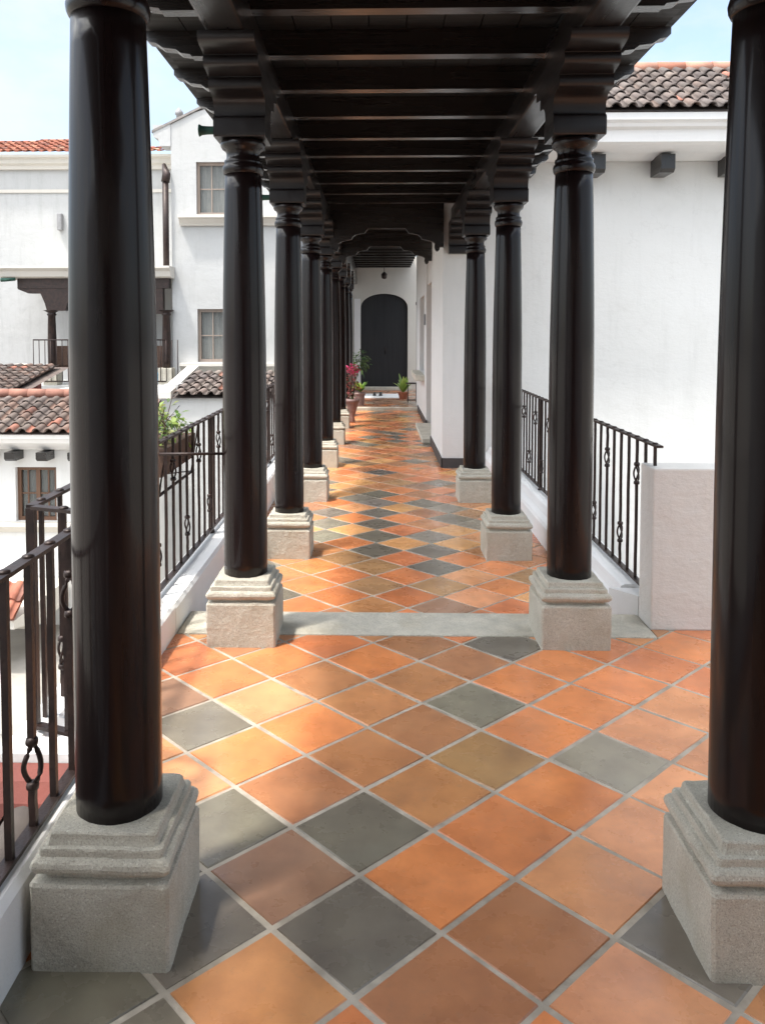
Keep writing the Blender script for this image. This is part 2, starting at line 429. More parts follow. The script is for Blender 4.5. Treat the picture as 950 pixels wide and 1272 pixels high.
def column(x, y, z0, label, spout, seed, wallend=False):
    t = thing('column', label, 'column', (x, y, z0), 'dark wooden columns along the corridor')
    def shared(name, mat, fn, key, par=t):
        k = (name, key)
        if k not in MESHC:
            mb = MB(); fn(mb); o = build(name, mb, mat, None); me = o.data; bpy.data.objects.remove(o); MESHC[k] = me
        o = bpy.data.objects.new(name, MESHC[k]); C.objects.link(o); o.parent = par; WL[o.name] = Vector((0, 0, 0)); return o
    h = -z0
    sd = seed % 3
    pl = shared('plinth', M['stone'], lambda mb: sq_ring(mb, BLOCK, .175, .18, sd + 1), sd)
    shared('base_moulding', M['stone'], lambda mb: sq_ring(mb, MOULD, .175, .18, sd + 5), sd, pl)
    def shaft(mb):
        pr = [(.1125, .330), (.113, .40)]
        for k in range(1, 25):
            q = k / 24; z = .40 + (2.405 + h - .40) * q
            r = .113 if q < .45 else .113 - .0195 * ((q - .45) / .55) ** 1.7
            pr.append((r, z))
        mb.lathe(pr, 0, 0, 40)
    shared('shaft', M['wood'], shaft, h)
    def cap(mb):
        pr = [(.09, 2.40), (.099, 2.404), (.104, 2.415), (.106, 2.43), (.102, 2.445), (.094, 2.452), (.097, 2.46), (.096, 2.472), (.087, 2.478), (.084, 2.495), (.085, 2.51),
              (.092, 2.523), (.106, 2.532), (.1135, 2.545), (.1145, 2.558), (.108, 2.570), (.09, 2.574)]
        mb.lathe([(r, z + h) for r, z in pr], 0, 0, 40)
    shared('capital', M['wood'], cap, h)
    def zap(mb):
        half = [(u, z + h) for u, z in ZPRO[1:-1]]
        poly = half + [(-u, z) for u, z in reversed(half)]
        if wallend: poly = half + [(0, ZB0 + h - .002), (0, ZT + h)]
        mb.prism(poly, 0, -.13, .13)
    zp = shared('bracket', M['carved'], zap, (h, wallend))
    if spout:
        def sp(mb):
            zz = 2.632 + h
            ring = [(-.128, .020), (-.185, .021), (-.212, .024), (-.222, .031), (-.226, .031), (-.226, .018), (-.15, .015)]
            n = 14; vs = []; fs = []
            for xx, r in ring:
                for k in range(n): vs.append((xx, r * math.cos(2 * PI * k / n), zz + r * math.sin(2 * PI * k / n)))
            for i in range(len(ring) - 1):
                for k in range(n): fs.append((i * n + k, i * n + (k + 1) % n, (i + 1) * n + (k + 1) % n, (i + 1) * n + k))
            mb.add(vs, fs, None, True)
        shared('drain_spout', M['copper'], sp, h, zp)
    return t

LL = ['thick dark column nearest the camera on the left, beside the iron railing',
      'dark column left of the stone sill, standing at its left end, green spout above',
      'dark column on the left just beyond the stone sill, with smaller green spout',
      'fourth dark column of the left row, opposite the last one on the right',
      'dark column of the left row standing under the first carved arch panel',
      'dark column of the left row standing under the second carved arch panel',
      'dark column of the left row seventh from the camera, opposite the grey door slab',
      'slim looking dark column of the left row just behind the mauve urn',
      'farthest dark column of the left row, beside the bougainvillea and far step']
for n, lb in enumerate(LL):
    column(XL, Y1 + n * DY, 0 if n < 2 else LOW, lb, n in (1, 2, 3), n)
LR = ['thick dark column nearest the camera on the right, cut by the picture edge',
      'dark column on the right standing at the right end of the stone sill',
      'dark column on the right beyond the sill, in front of the right railing',
      'last dark column on the right, in front of the white wall with dark skirting']
for n, lb in enumerate(LR):
    column(XR, Y1 + n * DY, 0 if n < 2 else LOW, lb, False, n + 1)

# ------------------------------------------------------------------ gallery roof (beams, joists, boards)
t = thing('gallery_roof', 'dark timber roof over the corridor with many parallel joists on two long beams', 'roof', (.15, 8, ZB0))
b = MB(); b.bbox(XL - .095, XL + .085, -1.5, 24, ZB0, ZB1 + .02, .012); build('beam', b, M['woody'], t)
b = MB(); b.bbox(XR - .085, XR + .095, -1.5, 10.49, ZB0, ZB1 + .02, .012); build('beam', b, M['woody'], t)
def joist(y, x0, x1, z0, z1, carved=(True, True)):
    def end(x, s):
        return [(x - s * .26, z0), (x - s * .25, z0 + .012), (x - s * .20, z0 + .018), (x - s * .17, z0 + .04), (x - s * .10, z0 + .048),
                (x - s * .06, z0 + .075), (x - s * .02, z0 + .082), (x, z0 + .10), (x, z1)]
    L = end(x0, -1) if carved[0] else [(x0, z0), (x0, z1)]
    Rr = end(x1, 1) if carved[1] else [(x1, z0), (x1, z1)]
    mb = MB(); mb.prism(L[::-1] + Rr if False else list(reversed(L)) + Rr, 1, y - .04, y + .04)
    return mb
k = -8
ys = [4.03 + .655 * k for k in range(-8, 10)]
for y in ys: build('joist', joist(y, -1.30, 1.60, ZB1, ZJ1), M['woodx'], t)
for k in range(16):
    y = 13.1 + .68 * k
    build('joist', joist(y, -1.30, .9, 3.395, 3.53, (True, False)), M['woodx'], t)
b = MB()
x = -1.27
for k in range(14):
    w = 2.84 / 14; b.box(x + .003, x + w - .003, -1.5, 10.47, ZJ1 + .001, ZJ1 + .025); x += w
x = -1.27
for k in range(11):
    w = 2.16 / 11; b.box(x + .003, x + w - .003, 10.47, 24, 3.532, 3.556); x += w
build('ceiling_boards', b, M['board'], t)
b = MB(); b.box(XL - .08, XL + .07, 10.6, 24, ZB1 + .021, 3.395); build('wall_plate', b, M['woody'], t)
b = MB(); b.prism([(-1.33, 3.335), (.15, 3.90), (1.63, 3.335), (1.63, 3.297), (-1.33, 3.297)], 1, -1.5, 10.46)
b.prism([(-1.33, 3.60), (.15, 4.1), (.95, 3.85), (.95, 3.558), (-1.33, 3.558)], 1, 10.47, 24)
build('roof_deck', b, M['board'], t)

# carved arch panels
def arch_panel(y, th, x0, x1, ztop, zc, zs, label):
    mb = MB()
    half = (x1 - x0) / 2; cx = (x0 + x1) / 2
    pts = []
    steps = [(1.0, 0), (.93, 0), (.93, -.03), (.90, -.055), (.86, -.045), (.84, .0), (.85, .05), (.80, .075), (.70, .095), (.62, .105), (.60, .135), (.55, .165), (.47, .178), (.39, .185), (.36, .215), (.33, .245)]
    dz = zc - zs
    for u, w in steps: pts.append((u, zs + dz * (w + .06) / .305))
    pts.append((.31, zc)); pts.append((0, zc))
    poly = [(cx - u * half, z) for u, z in pts] + [(cx + u * half, z) for u, z in reversed(pts[:-1])]
    poly += [(x1, ztop), (x0, ztop)]
    mb.prism(poly, 1, y, y + th)
    return tag(build('carved_arch_panel', mb, M['woodx']), label, 'arch panel', 'carved arch panels')
arch_panel(10.42, .07, -.61, .815, 3.26, 2.89, 2.60, 'dark board with scalloped arch edge spanning the corridor, the nearer of the two')
arch_panel(12.62, .07, -.61, .81, 3.40, 2.89, 2.62, 'dark board with scalloped arch edge spanning the corridor, the farther of the two')

# ------------------------------------------------------------------ railings
def baluster(mb, x, y, z0, z1, kind, r=.0085):
    """square forged bar; kind None / 'low' / 'high' = wrought basket"""
    def bar(a, b):
        n = 5; pts = [(x + R.uniform(-1, 1) * .0012, y + R.uniform(-1, 1) * .0012, a + (b - a) * q / n) for q in range(n + 1)]
        pts[0] = (x, y, a); pts[-1] = (x, y, b)
        mb.tube(pts, r, 4, None, True, True)
    if not kind: bar(z0, z1); return
    zc = z0 + (.19 if kind == 'low' else .60) * (z1 - z0) / .8
    h = .05; big = r > .009
    if big: h = .058
    bar(z0, zc - h); bar(zc + h, z1)
    for zz in (zc - h - .004, zc + h + .004):
        mb.lathe([(r, zz - .013), (.0165, zz - .008), (.018, zz), (.0165, zz + .008), (r, zz + .013)], x, y, 10)
    for ph in ((0, PI) if big else (0, 2 * PI / 3, 4 * PI / 3)):
        pts = []
        for q in range(9):
            u = q / 8; rr = (.020 if big else .0135) * math.sin(PI * min(1, max(0, u))) ** .6 + .003
            a = ph + 1.9 * u - .2
            pts.append((x + rr * math.cos(a), y + rr * math.sin(a), zc - h + 2 * h * u))
        mb.tube(pts, .0075 if big else .0055, 6)

def railing(label, p0, p1, zb, zt, n, phase, parts=None, posts=(), rivets=False, r=.0078):
    t = thing('iron_railing', label, 'railing', (p0[0], p0[1], zb), 'wrought iron railings')
    a, b = Vector((p0[0], p0[1], 0)), Vector((p1[0], p1[1], 0)); d = (b - a).normalized(); nn = Vector((-d.y, d.x, 0))
    def rail(name, z, w, h, riv):
        mb = MB(); M4 = Matrix.Translation(a) @ Matrix(((d.x, nn.x, 0, 0), (d.y, nn.y, 0, 0), (0, 0, 1, 0), (0, 0, 0, 1)))
        L = (b - a).length
        segs = max(2, int(L / .5))
        for i in range(segs):
            mb.box(L * i / segs, L * (i + 1) / segs, -w / 2, w / 2, z - h / 2, z + h / 2, None, M4)
        if riv:
            for i in range(n):
                p = a + (b - a) * (i + .5) / n
                mb.lathe([(.017, z + h / 2 - .002), (.0165, z + h / 2 + .004), (.009, z + h / 2 + .008), (.001, z + h / 2 + .009)], p.x, p.y, 10)
        build(name, mb, M['iron'], t)
    rail('top_rail', zt, .036, .012, True)
    rail('bottom_rail', zb, .034, .012, False)
    for i in range(n):
        p = a + (b - a) * (i + .5) / n
        k = (i + phase) % 4
        mb = MB(); baluster(mb, p.x, p.y, zb + .004, zt - .004, None if k in (0, 2) else ('low' if k == 1 else 'high'), r)
        build('baluster', mb, M['iron'], t)
    for q in posts:
        mb = MB(); p = a + d * q
        mb.tube([(p.x, p.y, zb - .03), (p.x, p.y, zt - .004)], .015, 4, None, True, True)
        mb.lathe([(.026, zb - .03), (.026, zb - .012), (.014, zb)], p.x, p.y, 10)
        build('post', mb, M['iron'], t)
    return t
# near left (2.11 behind camera .. to 2.6)
railing('black iron railing with flat riveted top, nearest the camera at lower left', (-.945, .36), (-.945, 2.69), .24, .985, 16, 1, r=.0098)
railing('short iron railing return joining the two left railings behind the nearest left column', (-.945, 2.70), (-1.185, 2.79), .225, .995, 1, 0)
rl = railing('long iron railing on the white kerb along the left side of the corridor', (-1.2, 2.80), (-1.2, 19.6), .185, .995, 108 - 10, 0, None, (.0, 3.05, 6.2))
cb = MB(); cb.tube([(-1.2, 4.22, .965), (-.80, 4.25, .965)], .008, 6); build('cross_bar', cb, M['iron'], rl)
railing('iron railing on the right side, running from the stub wall to the white house', (1.5, 4.41), (1.5, 10.44), .16, .985, 39, 1, None, (3.2,))

# ------------------------------------------------------------------ kerbs and stub wall
def kerb(label, poly, y0, y1, name='low_wall', wedge=None):
    mb = MB(); mb.prism(poly, 1, y0, y1)
    if wedge: mb.prism(wedge, 2, -.2, .115)  # angled end added so the kerb end catches more light
    return tag(build(name, mb, M['paint']), label, 'kerb', 'white kerbs under the railings')
kerb('white kerb under the long left railing, plain face with a flat top',
     [(-1.07, -.4), (-1.07, .13), (-1.085, .15), (-1.25, .15), (-1.28, .12), (-1.28, -3.3), (-1.13, -3.3), (-1.13, -.4)], 4.28, 24)
kerb('short white kerb step carrying the first bars of the long left railing', [(-1.07, -.005), (-1.07, .145), (-1.085, .16), (-1.13, .165), (-1.16, .205), (-1.24, .215), (-1.265, .20), (-1.265, -3.3), (-1.12, -3.3), (-1.12, -.005)], 2.72, 4.275)
kerb('white kerb elbow between the nearest left railing and the long left railing', [(-.895, -.005), (-.895, .205), (-.912, .222), (-1.24, .222), (-1.265, .205), (-1.265, -3.3), (-.93, -3.3), (-.93, -.005)], 2.602, 2.716)
kerb('white kerb under the nearest left railing, close against the first stone plinth', [(-.895, -.005), (-.895, .205), (-.912, .225), (-.975, .225), (-.99, .20), (-.99, -3.3), (-.93, -3.3), (-.93, -.005)], -1.6, 2.596)
kerb('white moulded kerb under the right railing with a stepped profile',
     [(1.335, -.4), (1.335, .02), (1.35, .045), (1.385, .07), (1.40, .10), (1.41, .125), (1.43, .135), (1.56, .135), (1.58, .11), (1.58, -3.3), (1.5, -3.3), (1.5, -.4)], 4.76, 10.49, 'low_wall', [(1.338, 4.758), (1.459, 4.603), (1.57, 4.603), (1.57, 4.758)])
sw = MB(); sw.bbox(1.46, 3.3, 4.392, 4.60, -.004, .872, .01)
tag(build('stub_wall', sw, M['stucco_rough']), 'rough plastered waist high parapet wall beside the right railing', 'parapet')
cp = None
rs = MB(); rs.bbox(1.462, 1.60, 4.602, 4.628, -.3, .13, .004)
# red flashing and tile roof outside the near railing
# ------------------------------------------------------------------ clay tile roofs
DARK = [((.19, .155, .135), 5), ((.15, .125, .115), 5), ((.22, .17, .145), 4), ((.28, .15, .11), 1.0), ((.36, .16, .11), .4), ((.24, .20, .17), 2)]
EVEN = [((.155, .125, .11), 5), ((.13, .108, .098), 4), ((.18, .145, .125), 3), ((.205, .15, .125), 1.2), ((.40, .17, .12), .3)]
RED = [((.42, .16, .10), 5), ((.36, .13, .08), 4), ((.48, .22, .14), 2), ((.26, .12, .09), 1.5), ((.52, .30, .20), .8)]
LEFTR = [((.14, .108, .09), 5), ((.165, .12, .098), 5), ((.20, .13, .10), 3), ((.33, .14, .095), 1.0), ((.15, .12, .105), 4)]
def tile_roof(O, U, V, W, L, pitch, expo, cols, inside=None, seg=6, lift=.012):
    """barrel clay tiles: convex covers over concave pans, laid up the slope V from the eave O along U"""
    O, U, V = Vector(O), Vector(U).normalized(), Vector(V).normalized(); Nn = U.cross(V).normalized()
    if Nn.z < 0: Nn = -Nn
    mb = MB(); nu = int(W / pitch); nv = int(L / expo)
    cs, ws = [c for c, _ in cols], [w for _, w in cols]
    for i in range(nu):
        for kind in (0, 1):
            uc = (i + (.5 if kind == 0 else 1.0)) * pitch
            for j in range(nv):
                v0 = j * expo - (.02 if j == 0 else 0); v1 = v0 + expo * 1.22
                if inside and not inside(uc, v0 + expo * .5): continue
                c = R.choices(cs, ws)[0]; f = R.uniform(.8, 1.2); c = tuple(x * f for x in c)
                ra, rb = (pitch * .34, pitch * .29) if kind == 0 else (pitch * .27, pitch * .30)
                du = R.uniform(-.05, .05) * pitch; ang = R.uniform(-.02, .02)
                vs = []
                for (vv, rr, ll) in ((v0, ra, lift + expo * .10), (v1, rb, lift)):
                    for th in range(2):
                        for k in range(seg + 1):
                            a = PI * k / seg; rq = rr - (.012 if th else 0)
                            x = -math.cos(a) * rq; h = math.sin(a) * rq * (.95 if kind == 0 else -.75)
                            base = (.012 if kind == 0 else pitch * .22) + ll
                            vs.append(O + U * (uc + du + x + ang * (vv - v0)) + V * vv + Nn * (base + h))
                n = seg + 1; fs = []
                for k in range(seg):
                    fs.append((k, k + 1, 2 * n + k + 1, 2 * n + k))                       # outer
                    fs.append((k, n + k, n + k + 1, k + 1))                                # lower rim
                    fs.append((n + k, 3 * n + k, 3 * n + k + 1, n + k + 1))                # inner
                mb.add(vs, fs, c, False)
    for i in range(len(mb.smooth)): mb.smooth[i] = (i % 3 != 1)
    return mb

gr = bpy.data.objects['gallery_roof']
b = tile_roof((-1.35, -1.4, 3.335), (0, 1, 0), Vector((1, 0, .38)), 11.8, 1.6, .20, .34, DARK, None, 5)
build('roof_tiles', b, M['roof'], gr)
b = tile_roof((1.65, -1.4, 3.335), (0, 1, 0), Vector((-1, 0, .38)), 11.0, 1.6, .20, .34, DARK, None, 5)
build('roof_tiles', b, M['roof'], gr)
b = tile_roof((-1.35, 10.5, 3.60), (0, 1, 0), Vector((1, 0, .34)), 13.4, 1.6, .20, .34, DARK, None, 5)
build('roof_tiles', b, M['roof'], gr)

# ------------------------------------------------------------------ unseen house the gallery starts from, added behind the camera to darken reflections
t = thing('unseen_rear_house', 'unseen white house with an added shading eave at the near end of the gallery, behind the viewer', 'house', (0, -4.7, -3.3))
w = MB(); w.box(-9, -1.1, -5.0, -4.7, -3.3, 3.6); w.box(1.3, 9, -5.0, -4.7, -3.3, 3.6); w.box(-1.1, 1.3, -5.0, -4.7, 2.6, 3.6); w.box(-1.1, 1.3, -5.0, -4.7, -3.3, 0)
build('wall', w, M['stucco'], t)
w = MB(); w.box(-1.08, .095, -4.9, -4.84, .001, 2.59); build('door', w, M['door'], t)
w = MB(); w.box(.105, 1.28, -4.9, -4.84, .001, 2.59); build('door', w, M['door'], t)
w = MB(); w.box(-3.4, -1.5, -5.2, 1.30, 3.42, 3.50); build('unseen_eave_boards', w, M['board'], t)  # out of view, reaches forward only to keep sun off the first left plinth
w = MB(); w.box(-1.5, 4.5, -5.2, -1.52, 3.60, 3.68); build('unseen_eave_boards', w, M['board'], t)
w = MB(); w.box(-.9, 3.4, -4.69, -1.605, -.3, -.001); build('porch_floor', w, M['terra'], t)

# ------------------------------------------------------------------ white house on the right
HY = 10.5
t = thing('white_house', 'white stuccoed house on the right with dark beam ends under a tiled roof', 'house', (3.5, HY, -.14))
w = MB()
w.prism([(.816, LOW - .2), (1.44, LOW - .2), (1.44, -3.3), (7.5, -3.3), (7.5, 3.82), (.816, 3.82)], 1, HY, HY + .25)
w.box(.816, 1.10, HY + .252, 12.75, LOW - .2, 3.6)
w.box(.872, 1.10, 15.05, 15.8, LOW - .2, 3.6); w.box(.872, 1.10, 17.4, 18.9, LOW - .2, 3.6)
w.box(.872, 1.10, 15.802, 17.398, LOW - .2, .78); w.box(.872, 1.10, 15.802, 17.398, 2.30, 3.6)
w.box(.90, 1.10, 12.752, 15.048, 2.45, 3.6)
w.box(1.10, 7.5, HY + .252, 19.2, -3.3, 3.6)

build('wall', w, M['stucco'], t)
b = MB(); b.box(.803, 1.33, HY - .015, HY - .001, LOW, LOW + .125); b.box(.800, .8145, HY - .015, 12.76, LOW, LOW + .125)
build('skirting', b, M['base'], t); b = MB(); b.box(.857, .8705, 15.045, 18.15, LOW, LOW + .125); b.box(.857, .89, 15.03, 15.0445, LOW, LOW + .125)
build('skirting', b, M['base'], t)
b = MB(); b.prism([(10.49, 3.72), (10.49, 4.10), (9.62, 4.10), (9.62, 4.02), (9.66, 3.99), (9.68, 3.955), (9.74, 3.93), (9.76, 3.80), (9.82, 3.775), (10.2, 3.76), (10.40, 3.72)], 0, 1.0, 7.3)
build('cornice', b, M['paint'], t)
for k in range(6):
    x = 1.815 + .83 * k
    b = MB(); b.prism([(10.5, 3.52), (10.16, 3.52), (10.11, 3.56), (10.11, 3.735), (10.5, 3.735)], 0, x - .085, x + .085); build('beam_end', b, M['woody'], t)
b = MB(); b.box(1.62, 1.70, 9.9, 10.49, 3.38, 3.62)
zr = Vector((0, 1, .56)).normalized()
L = 1.95
ORr = Vector((1.0, 9.60, 4.11))
def in_right(u, v):
    return u < 3.71 + (6.26 - 3.71) * (1 - v / L) * .9
rf = tile_roof(ORr, (1, 0, 0), zr, 6.26, L, .178, .27, EVEN, in_right)
rf.add([ORr, ORr + Vector((6.26, 0, 0)), ORr + Vector((3.76, 0, 0)) + zr * L, ORr + zr * L], [(0, 1, 2, 3)], (.12, .10, .09))
ro = build('roof', rf, M['roof'], t)
rd = MB()
for k in range(10):
    a = ORr + zr * L + Vector((.19 + .36 * k, 0, .05))
    rd.tube([a, a + Vector((.38, 0, .004))], [.085, .075], 12, R.choice([(.40, .17, .11), (.46, .24, .17), (.34, .15, .10), (.50, .33, .25)]))
build('ridge', rd, M['roof_red'], ro)
bk = MB(); bk.add([ORr + zr * L + Vector((0, .02, -.02)), ORr + zr * L + Vector((3.76, .02, -.02)), ORr + Vector((6.26, 3.4, -.02)), ORr + Vector((0, 3.4, -.02))], [(0, 1, 2, 3)], (.14, .11, .1))
build('back_slope', bk, M['roof'], ro)
# door in the recess, with stone slab in front
d = MB(); d.box(1.02, 1.06, 12.77, 15.03, LOW, 2.44); dr = build('door', d, M['brown'], t)
d = MB(); d.bbox(.68, .945, 12.80, 15.02, LOW, LOW + .075, .012)
tag(build('door_slab', d, M['sill']), 'grey stone door slab at the foot of the recessed side door', 'slab')
# window of the corridor side
wf = MB(); wf.box(1.0, 1.04, 15.802, 15.88, .782, 2.298); wf.box(1.0, 1.04, 17.32, 17.398, .782, 2.298); wf.box(1.0, 1.04, 15.882, 17.318, 2.22, 2.298); wf.box(1.0, 1.04, 15.882, 17.318, .782, .86)
wf.box(1.0, 1.04, 16.57, 16.63, .862, 2.218)
wo = build('window', wf, M['taupe'], t)
g = MB(); g.box(1.045, 1.05, 15.88, 17.32, .86, 2.22); build('pane', g, M['glass'], wo)
g = MB(); g.bbox(.70, .985, 15.60, 17.60, .665, .779, .012); build('sill', g, M['sill'], wo)
n_ = MB(); n_.bbox(.840, .8705, 15.25, 15.42, 1.72, 1.92, .006)
tag(build('wall_box', n_, M['grey']), 'small grey box mounted on the white side wall beside the recessed door', 'wall box')
# half bracket on the house front under the beam end
hb = MB(); half = [(HY - .002 - u, z) for u, z in ZPRO[1:-1]]
hb.prism(half + [(HY - .002, ZB0 - .002), (HY - .002, ZT)], 0, XR - .115, XR + .115)
tag(build('wall_bracket', hb, M['carved']), 'dark carved half bracket fixed to the white wall behind the last right column', 'bracket')

# ------------------------------------------------------------------ end wall with arched door
t = thing('end_wall', 'cream end wall of the corridor pierced by a black arched double door', 'wall', (.17, 24, -.09))
ax0, ax1, zsp, zap_ = -.515, .85, 2.28, 2.70
arc = [(ax0 + (ax1 - ax0) * (1 - math.cos(PI * k / 24)) / 2, zsp + (zap_ - zsp) * math.sin(PI * k / 24) ** .9) for k in range(25)]
w = MB(); w.prism([(-1.3, -.3), (ax0, -.3)] + arc + [(ax1, -.3), (2.2, -.3), (2.2, 3.75), (-1.3, 3.75)], 1, 24, 24.35)
build('wall', w, M['cream'], t)
pb = MB(); pb.box(-.70, ax0 - .004, 23.93, 23.998, -.09, 2.55); build('pilaster', pb, M['paint'], t)
d = MB()
n = 12
for k in range(n):
    xa, xb = ax0 - .02 + (ax1 - ax0 + .04) * k / n, ax0 - .02 + (ax1 - ax0 + .04) * (k + 1) / n
    d.box(xa + .002, xb - .002, 24.13, 24.16, -.05, 2.78)
d.box(ax0 - .02, ax1 + .02, 24.135, 24.17, -.05, 2.78)
dd = build('door', d, M['door'], t)
h = MB(); h.tube([(.20, 24.07, .95), (.20, 24.07, 1.15)], .012, 8); h.tube([(.20, 24.10, .96), (.20, 24.07, .96)], .01, 8); h.tube([(.20, 24.10, 1.14), (.20, 24.07, 1.14)], .01, 8); build('handle', h, M['iron'], dd)
st = MB(); st.bbox(-.62, .95, 23.72, 23.995, -.087, .0, .012); build('door_step', st, M['sill'], t)
p = MB(); p.tube([(.915, 19.0, .6), (.915, 19.0, 3.39)], .045, 8); p.lathe([(.045, 2.2), (.06, 2.22), (.06, 2.27), (.045, 2.29)], .915, 19.0, 12)
tag(build('wooden_post', p, M['wood']), 'slim dark post against the far end of the right wall', 'post')
# hanging lantern in front of the door
t = thing('hanging_lantern', 'small dark lantern hanging from the ceiling above the arched door', 'lantern', (.16, 22.9, 3.05))
b = MB(); b.tube([(.16, 22.9, 3.24), (.16, 22.9, 3.395)], .01, 6); build('chain', b, M['iron'], t)
b = MB(); b.lathe([(.02, 3.05), (.07, 3.07), (.085, 3.18), (.03, 3.24), (.01, 3.25)], .16, 22.9, 8); build('lantern_body', b, M['iron'], t)

# ------------------------------------------------------------------ plants
GREEN = [(.07, .14, .03), (.10, .19, .04), (.16, .26, .05), (.05, .10, .025)]
def leaves(mb, c, rad, n, size, cols, up=.3, droop=.25, wide=.4):
    c = Vector(c)
    for i in range(n):
        d = Vector((R.gauss(0, 1), R.gauss(0, 1), R.gauss(up, .8))).normalized()
        p = c + Vector((d.x * rad[0], d.y * rad[1], d.z * rad[2])) * R.uniform(.35, 1.0)
        L = size * R.uniform(.6, 1.3); w = L * wide
        fwd = (d + Vector((R.gauss(0, .5), R.gauss(0, .5), R.gauss(0, .4)))).normalized()
        sd = fwd.cross(Vector((0, 0, 1)));
        if sd.length < .05: sd = Vector((1, 0, 0))
        sd = (sd.normalized() + Vector((0, 0, R.gauss(0, .4)))).normalized()
        mid = p + fwd * L * .5 - Vector((0, 0, L * droop * .2)); tip = p + fwd * L - Vector((0, 0, L * droop))
        f = R.uniform(.7, 1.25); col = tuple(x * f for x in R.choice(cols))
        mb.add([p, mid + sd * w * .5, tip, mid - sd * w * .5, mid - Vector((0, 0, L * .06))], [(0, 1, 4), (1, 2, 4), (2, 3, 4), (3, 0, 4)], col, True)
def blades(mb, c, n, L, cols, w=.05, spread=.9):
    c = Vector(c)
    for i in range(n):
        a = R.uniform(0, 2 * PI); e = R.uniform(.35, 1.0); ll = L * R.uniform(.7, 1.15)
        dx = Vector((math.cos(a), math.sin(a), 0)); sd = Vector((-dx.y, dx.x, 0))
        f = R.uniform(.75, 1.25); col = tuple(x * f for x in R.choice(cols)); vs = []
        for q in range(6):
            u = q / 5; p = c + dx * (ll * spread * e * u) + Vector((0, 0, ll * (1.15 - e * .5) * (u - .55 * u * u * e)))
            ww = w * math.sin(PI * min(.97, .12 + u * .88)) * .5
            vs += [p + sd * ww, p - sd * ww]
        mb.add(vs, [(2 * q, 2 * q + 1, 2 * q + 3, 2 * q + 2) for q in range(5)], col, True)
def pot(x, y, z, r0, r1, h, mat, parent):
    b = MB(); b.lathe([(r0, z), (r0 * 1.02, z + .01), (r1 * .95, z + h * .8), (r1 * .96, z + h * .82), (r1 * 1.08, z + h * .84), (r1 * 1.08, z + h), (r1 * .92, z + h), (r1 * .9, z + h * .9), (.001, z + h * .9)], x, y, 20)
    return build('pot', b, mat, parent)
# bougainvillea in mauve urn on the corridor floor by the eighth column
ux, uy = -.50, 15.75
t = thing('bougainvillea', 'bougainvillea with pink and red bracts growing from a mauve urn by the left columns', 'potted plant', (ux, uy, LOW))
b = MB(); b.lathe([(.05, LOW), (.06, LOW + .02), (.045, LOW + .10), (.07, LOW + .2), (.11, LOW + .33), (.12, LOW + .38), (.14, LOW + .40), (.14, LOW + .45), (.11, LOW + .45), (.1, LOW + .42), (.001, LOW + .42)], ux, uy, 20)
build('urn', b, M['urn'], t)
b = MB()
for k in range(7):
    b.tube([(ux, uy, LOW + .4), (ux + R.uniform(-.06, .06), uy + R.uniform(-.06, .06), LOW + .7), (ux + R.uniform(-.14, .14), uy + R.uniform(-.14, .14), LOW + 1.05)], [.012, .008, .003], 5)
build('stem', b, M['bark'], t)
b = MB(); leaves(b, (ux, uy, .55), (.13, .13, .34), 260, .06, [(.28, .04, .04), (.20, .05, .04), (.08, .10, .04), (.30, .07, .06)], .1)
leaves(b, (ux + .0, uy, .86), (.13, .12, .12), 150, .06, [(.55, .03, .12), (.62, .05, .18), (.48, .03, .08)], .2)
build('foliage', b, M['leaf'], t)
px_, py_ = -.43, 18.75
t = thing('potted_plant', 'leafy green plant in a brown terracotta pot on the far landing, left of the door', 'potted plant', (px_, py_, -.085), 'potted plants by the door')
pot(px_, py_, -.085, .10, .13, .30, M['urn'], t)
b = MB(); blades(b, (px_ + .02, py_, .22), 46, .35, [(.22, .34, .05), (.30, .40, .07), (.14, .26, .04)], .07)
build('foliage', b, M['leaf'], t)
px_, py_ = -.58, 19.9
t = thing('potted_plant', 'taller dark green shrub in a grey pot behind the bougainvillea at the far end', 'potted plant', (px_, py_, -.085), 'potted plants by the door')
pot(px_, py_, -.085, .12, .16, .36, M['grey'], t)
b = MB(); b.tube([(px_, py_, .2), (px_ + .02, py_, .75)], [.02, .012], 6); build('stem', b, M['bark'], t)
b = MB(); leaves(b, (px_ + .06, py_, .86), (.30, .26, .30), 330, .11, [(.05, .11, .03), (.08, .15, .04), (.04, .08, .02), (.12, .18, .05)], .1, .4)
build('foliage', b, M['leaf'], t)
t = thing('plant_stand', 'small iron plant stand against the far right wall beside the door', 'stand', (.80, 19.6, -.085))
b = MB()
for a in range(4):
    xx, yy = .80 + .10 * (1 if a % 2 else -1), 19.6 + .10 * (1 if a > 1 else -1)
    b.tube([(xx, yy, -.085), (xx, yy, .36)], .009, 6)
b.tube([(.80 + .13 * math.cos(q * PI / 8), 19.6 + .13 * math.sin(q * PI / 8), -.03) for q in range(17)], .008, 5)
build('leg_frame', b, M['iron'], t)
b = MB(); b.lathe([(.001, .36), (.15, .36), (.15, .385), (.001, .385)], .80, 19.6, 18); build('shelf', b, M['iron'], t)
t = thing('potted_plant', 'yellow green potted plant in an orange terracotta pot, right of the arched door', 'potted plant', (.62, 20.6, -.085), 'potted plants by the door')
pot(.62, 20.6, -.085, .09, .13, .17, M['terra'], t)
b = MB(); blades(b, (.62, 20.6, .08), 22, .55, [(.30, .42, .10), (.38, .48, .12), (.24, .36, .08)], .11, .55); build('foliage', b, M['leaf'], t)
m_ = MB(); m_.bbox(-.45, .55, 20.8, 22.2, -.084, -.070, .004); m_.disp(.01, 4)
tag(build('floor_mat', m_, M['mat']), 'white cotton mat lying on the floor before the black arched door', 'mat')
